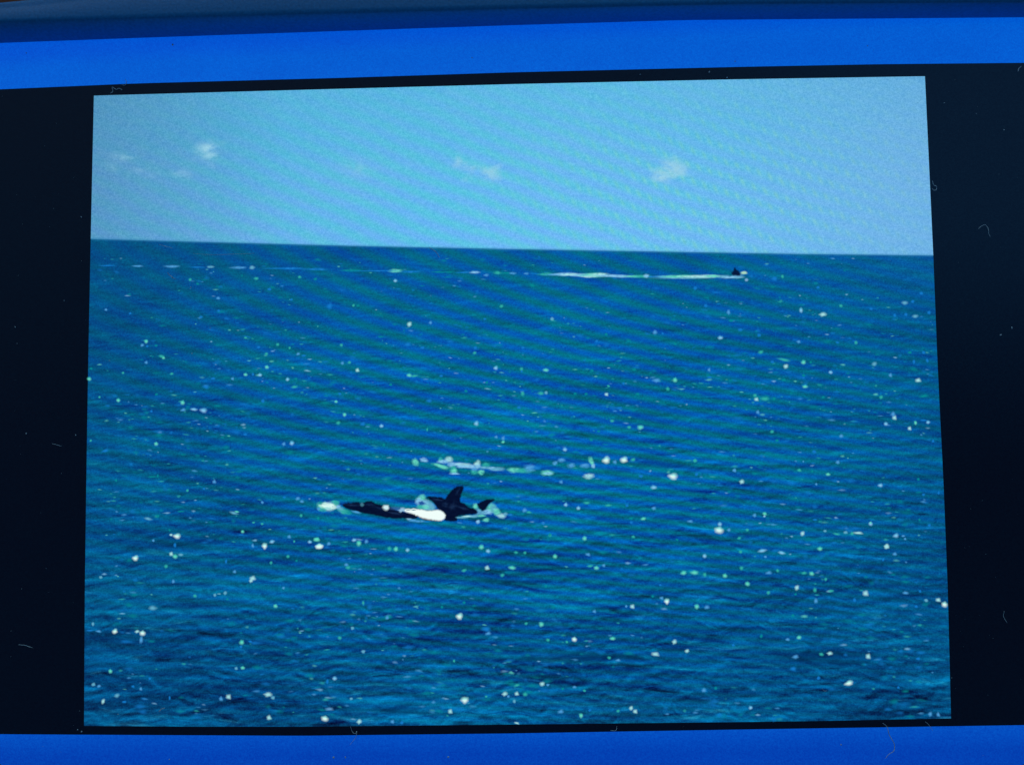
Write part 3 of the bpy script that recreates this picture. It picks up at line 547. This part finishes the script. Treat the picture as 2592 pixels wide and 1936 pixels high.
for a, b, c_, d_, al, r_ in ((1500, 1663, 110, 8, .8, -.01), (2060, 1666, 110, 10, .65, .06), (1300, 1470, 110, 7, .4, .02), (1700, 1180, 130, 5, .45, .06), (480, 1380, 90, 8, .4, .02), (1000, 1800, 110, 8, .4, 0)):
    inkobj('wave_trough', blob_data(a, b, c_, d_, (4, 50, 90), al, r_, .9, .5, .000075, 24), m_ink, seao)
GL.sort(key=lambda g: -(g[2] * g[3]) * (1 + g[5]))
data = []
for n_, (px, py, w, h, k, lv) in enumerate(GL):
    zz = .00011 + random.random() * .00001
    if n_ < 295:                                   # the 295 that show largest are pieces of their own
        o_ = bpy.data.objects.new('glint', proto(k, lv, random.randrange(4))); C.objects.link(o_)
        o_.parent = seao
        o_.location = P0(px, py, zz)
        o_.scale = (w, h, 1)
        o_.rotation_euler.z = random.uniform(-.25, .25)
    else:
        data.append(blob_data(px, py, w, h, PAL[k][lv], .9, 0, .42, .16, zz, 10))
# very many faint ripples lighter than the water: nobody could count them
cnt = 0
while cnt < 1800:
    yy = 650 + 1170 * random.random() ** .95; xx = random.uniform(245, 2360)
    if 880 < xx < 1290 and 1230 < yy < 1320: continue
    q = .42 + .7 * (yy - 630) / 1200
    cl = noise.noise(Vector((xx / 120 / q, yy / 34 / q, 3))) + .6 * noise.noise(Vector((xx / 420, yy / 150, 8)))
    band = .25 * math.exp(-((yy - 1010) / 190) ** 2)
    if cl + band < random.uniform(-.15, .65): continue
    cnt += 1
    k = random.choice('ggbb'); lv = random.choice((0, 0, 0, 1, 1)) if random.random() < .85 else 2
    sz = random.uniform(2.2, 4.6) * q ** .6 * (1.35 if lv == 0 else .8)
    data.append(blob_data(xx, yy, sz * random.uniform(1, 2.8), sz * random.uniform(.55, .9), PAL[k][lv], random.uniform(.2, .6), random.uniform(-.1, .15), .6, .25, .00008 + random.random() * .00001, 8))
inkobj('ripples', merge(data), m_ink, seao, kind='stuff')

# ------------------------------------------------------------------ case around the screen
def bezel(pts_in, pts_crest, pts_out, h, name='bezel', label=None):
    n = len(pts_in); v, f = [], []
    prof = []
    for i in range(n):
        a = pts_in[i]; c = pts_crest[i]; o_ = pts_out[i]
        A = P(a[0], a[1], 0); Cc = P(c[0], c[1], h); O = P(o_[0], o_[1], h * .8)
        row = [Vector((A.x, A.y, -.0006)), A + Vector((0, 0, .0002))]
        for t in (.1, .3, .5, .7, .85):
            q = A.lerp(Cc, t); q.z = h * (math.sin(t * math.pi / 2) ** 1.0) * .98; row.append(q)
        row.append(Cc)
        for t in (.15, .35, .6, .85, 1):
            q = Cc.lerp(O, t); q.z = h - h * .22 * t * t; row.append(q)
        dirn = (O - Cc); dirn.z = 0; dirn.normalize()
        for t in (20, 45, 70, 90):
            a_ = R(t); row.append(O + Vector((dirn.x, dirn.y, 0)) * .0022 * math.sin(a_) + Vector((0, 0, -.0022 * (1 - math.cos(a_)))))
        b_ = row[-1].copy(); b_.z = ZT + .0015; row.append(b_)
        b2 = b_.copy() - dirn * .0015; b2.z = ZT; row.append(b2)
        v += row; m_ = len(row)
    for i in range(n - 1):
        for j in range(m_ - 1):
            a = i * m_ + j
            f.append((a, a + 1, a + m_ + 1, a + m_))
    me = mesh(name, v, f, True)
    bm = bmesh.new(); bm.from_mesh(me); bmesh.ops.recalc_face_normals(bm, faces=bm.faces)
    if sum(fc.normal.z for fc in bm.faces) < 0: bmesh.ops.reverse_faces(bm, faces=bm.faces)
    bm.to_mesh(me); bm.free()
    return obj(name, me, m_case, tab, label=label)
XS = [XL + (XR - XL) * i / 40 for i in range(41)]
CREST = [(XL, 78), (0, 53), (586, 39), (879, 32), (1296, 22), (1882, 10), (XR, 2)]
OUT = [(XL, 46), (0, 20), (130, 8), (250, -8), (600, -34), (1296, -52), (XR, -70)]
bezel([(x_, lerpy(BLUE_TOP, x_)) for x_ in XS], [(x_, lerpy(CREST, x_)) for x_ in XS], [(x_, lerpy(OUT, x_)) for x_ in XS], .0062,
      label='rounded blue rim along the top of the screen')
bezel([(x_, lerpy(BLUE_BOT, x_)) for x_ in XS], [(x_, lerpy(BLUE_BOT, x_) + 60) for x_ in XS], [(x_, lerpy(BLUE_BOT, x_) + 130) for x_ in XS], .0042)
YS = [46 + (2240 - 46) * i / 20 for i in range(21)]
bezel([(XL, y_) for y_ in YS], [(XL - 60, y_) for y_ in YS], [(XL - 130, y_) for y_ in YS], .0042)
bezel([(XR, y_) for y_ in YS], [(XR + 60, y_) for y_ in YS], [(XR + 130, y_) for y_ in YS], .0042)
a = P(XL, 120); b = P(XR, 2110)
box('back_case', (a.x - .002, b.y - .002, ZT + .0002), (b.x + .002, a.y - .004, -.0008), m_case, tab)

# ------------------------------------------------------------------ lint and dust lying on the screen
def fibre(pts, label, w=.9, group=None):
    q = [P0(a_, b_, .0) for a_, b_ in pts]
    # smooth the course of the fibre
    for _ in range(2):
        s_ = [q[0]]
        for i in range(len(q) - 1): s_ += [q[i].lerp(q[i + 1], .25), q[i].lerp(q[i + 1], .75)]
        s_.append(q[-1]); q = s_
    n = len(q); v, f = [], []
    for i, p in enumerate(q):
        t = (q[min(i + 1, n - 1)] - q[max(i - 1, 0)]).normalized(); s_ = Vector((-t.y, t.x, 0))
        rr = w * .0001 * (.55 + .45 * math.sin(math.pi * i / (n - 1)))
        up = .00028 + .0001 * math.sin(i * .9)
        for k in range(5):
            an = 2 * math.pi * k / 5
            v.append(p + s_ * rr * math.cos(an) + Vector((0, 0, up + rr * math.sin(an))))
    for i in range(n - 1):
        for k in range(5):
            f.append((i * 5 + k, i * 5 + (k + 1) % 5, (i + 1) * 5 + (k + 1) % 5, (i + 1) * 5 + k))
    f.append(tuple(range(5))); f.append(tuple(range((n - 1) * 5, n * 5)))
    return obj('lint_fibre', mesh('lint_fibre', v, f, True), m_lint, label=label, cat='fibre', group='lint fibres lying on the screen')
fibre([(2233, 1828), (2246, 1838), (2247, 1852), (2254, 1866), (2264, 1882), (2263, 1898), (2250, 1906), (2240, 1917)], 'longest wavy pale fibre hanging over the lower blue band', 1.0)
fibre([(2475, 580), (2483, 573), (2492, 569), (2499, 575), (2501, 590), (2505, 600)], 'arched thin fibre alone on the right black bar', .8)
fibre([(2359, 459), (2362, 470), (2369, 472), (2371, 480), (2365, 484), (2358, 478)], 'curled fibre touching the right edge of the sky picture', .9)
fibre([(2575, 183), (2578, 174), (2584, 170)], 'short bright fibre in the upper right corner below the blue band', 1.2)
fibre([(281, 238), (288, 233), (284, 220), (296, 230), (303, 224), (311, 230)], 'crumpled zigzag fibre above the top left corner of the picture', 1.0)
fibre([(309, 216), (318, 218), (323, 210), (318, 202)], 'small faint loop of fibre beside the blue band at top left', .7)
fibre([(1086, 627), (1097, 633), (1105, 640), (1113, 653)], 'bent fibre crossing the horizon left of the middle', .8)
fibre([(425, 690), (430, 698), (440, 703), (434, 704), (446, 706)], 'hooked white fibre on the sea below the left end of the wake', 1.0)
fibre([(403, 620), (420, 624), (438, 629)], 'short straight fibre just under the horizon at far left', .6)
fibre([(490, 643), (540, 646), (600, 644), (645, 642)], 'long faint straight fibre between the left horizon and the wake', .45)
fibre([(888, 1836), (892, 1852), (901, 1856), (904, 1846), (903, 1862), (894, 1874), (886, 1884)], 'looped faint fibre below the picture left of the middle', .6)
fibre([(1545, 1846), (1556, 1849), (1561, 1844), (1561, 1836)], 'hook shaped fibre on the lower black bar in the middle', .7)
fibre([(2340, 1824), (2350, 1832), (2360, 1848)], 'faint slanting fibre under the bottom right corner of the picture', .5)
fibre([(404, 1800), (409, 1793), (418, 1790)], 'short thick white fibre on the sea near the bottom left corner', 1.3)
fibre([(48, 1630), (66, 1632), (84, 1638)], 'thin flat fibre low on the left black bar', .6)
fibre([(133, 1122), (146, 1126), (158, 1129)], 'thin fibre halfway up the left black bar', .5)
fibre([(2540, 1545), (2538, 1560), (2548, 1576)], 'faint curved fibre low on the right black bar', .5)
fibre([(2080, 1740), (2084, 1748), (2092, 1746)], 'tiny curl of fibre on the dark water near the bottom right', .6)
fibre([(864, 1020 + 190), (872, 1214)], 'tiny dash of lint on the water left of the foam band', .5)
# dust specks: nobody could count them
bm = bmesh.new()
def speck(px, py, rr, ry=1):
    p = P0(px, py, .0)
    mt = Matrix.Translation(p + Vector((0, 0, .00025))) @ Matrix.Rotation(random.random() * 3.14, 4, 'Z') @ Matrix.Diagonal((rr * .0001, rr * ry * .0001, rr * .00006, 1))
    bmesh.ops.create_icosphere(bm, subdivisions=1, radius=1, matrix=mt)
for px, py, r_ in ((164, 761, 2), (68, 1097, 2), (193, 1101, 2), (40, 828, 2.2), (438, 115, 3), (68, 136, 2), (1015, 8, 2), (2389, 262, 2.2), (2470, 289, 1.8), (2532, 848, 3), (2560, 830, 3.2), (1795, 184, 2.6), (1195, 148, 2),
                   (487, 895, 1.8), (533, 831, 2.2), (278, 913, 2), (484, 728, 2), (300, 1806, 2), (1135, 1914, 3), (845, 1915, 3), (875, 1915, 3), (2128, 1883, 2.5), (2540, 330, 1.8), (208, 1850, 2.5), (198, 1845, 2), (1620, 190, 2), (1840, 198, 2), (207, 550, 2.5),
                   (430, 1920, 2), (575, 84, 2.5), (2195, 118, 2), (1860, 157, 2), (2057, 45, 2.5), (1443, 4, 2)):
    speck(px, py, r_, random.uniform(.4, 1))
for i in range(260):
    px = random.choice((random.uniform(-300, 220), random.uniform(2400, 2900), random.uniform(-300, 2900)))
    speck(px, random.uniform(60, 2050), random.choice((.45, .55, .7, 1.0)), random.uniform(.3, 1))
me = bpy.data.meshes.new('dust'); bm.to_mesh(me); bm.free()
obj('dust', me, m_lint, kind='stuff', label='fine pale dust specks scattered over the screen', cat='dust')
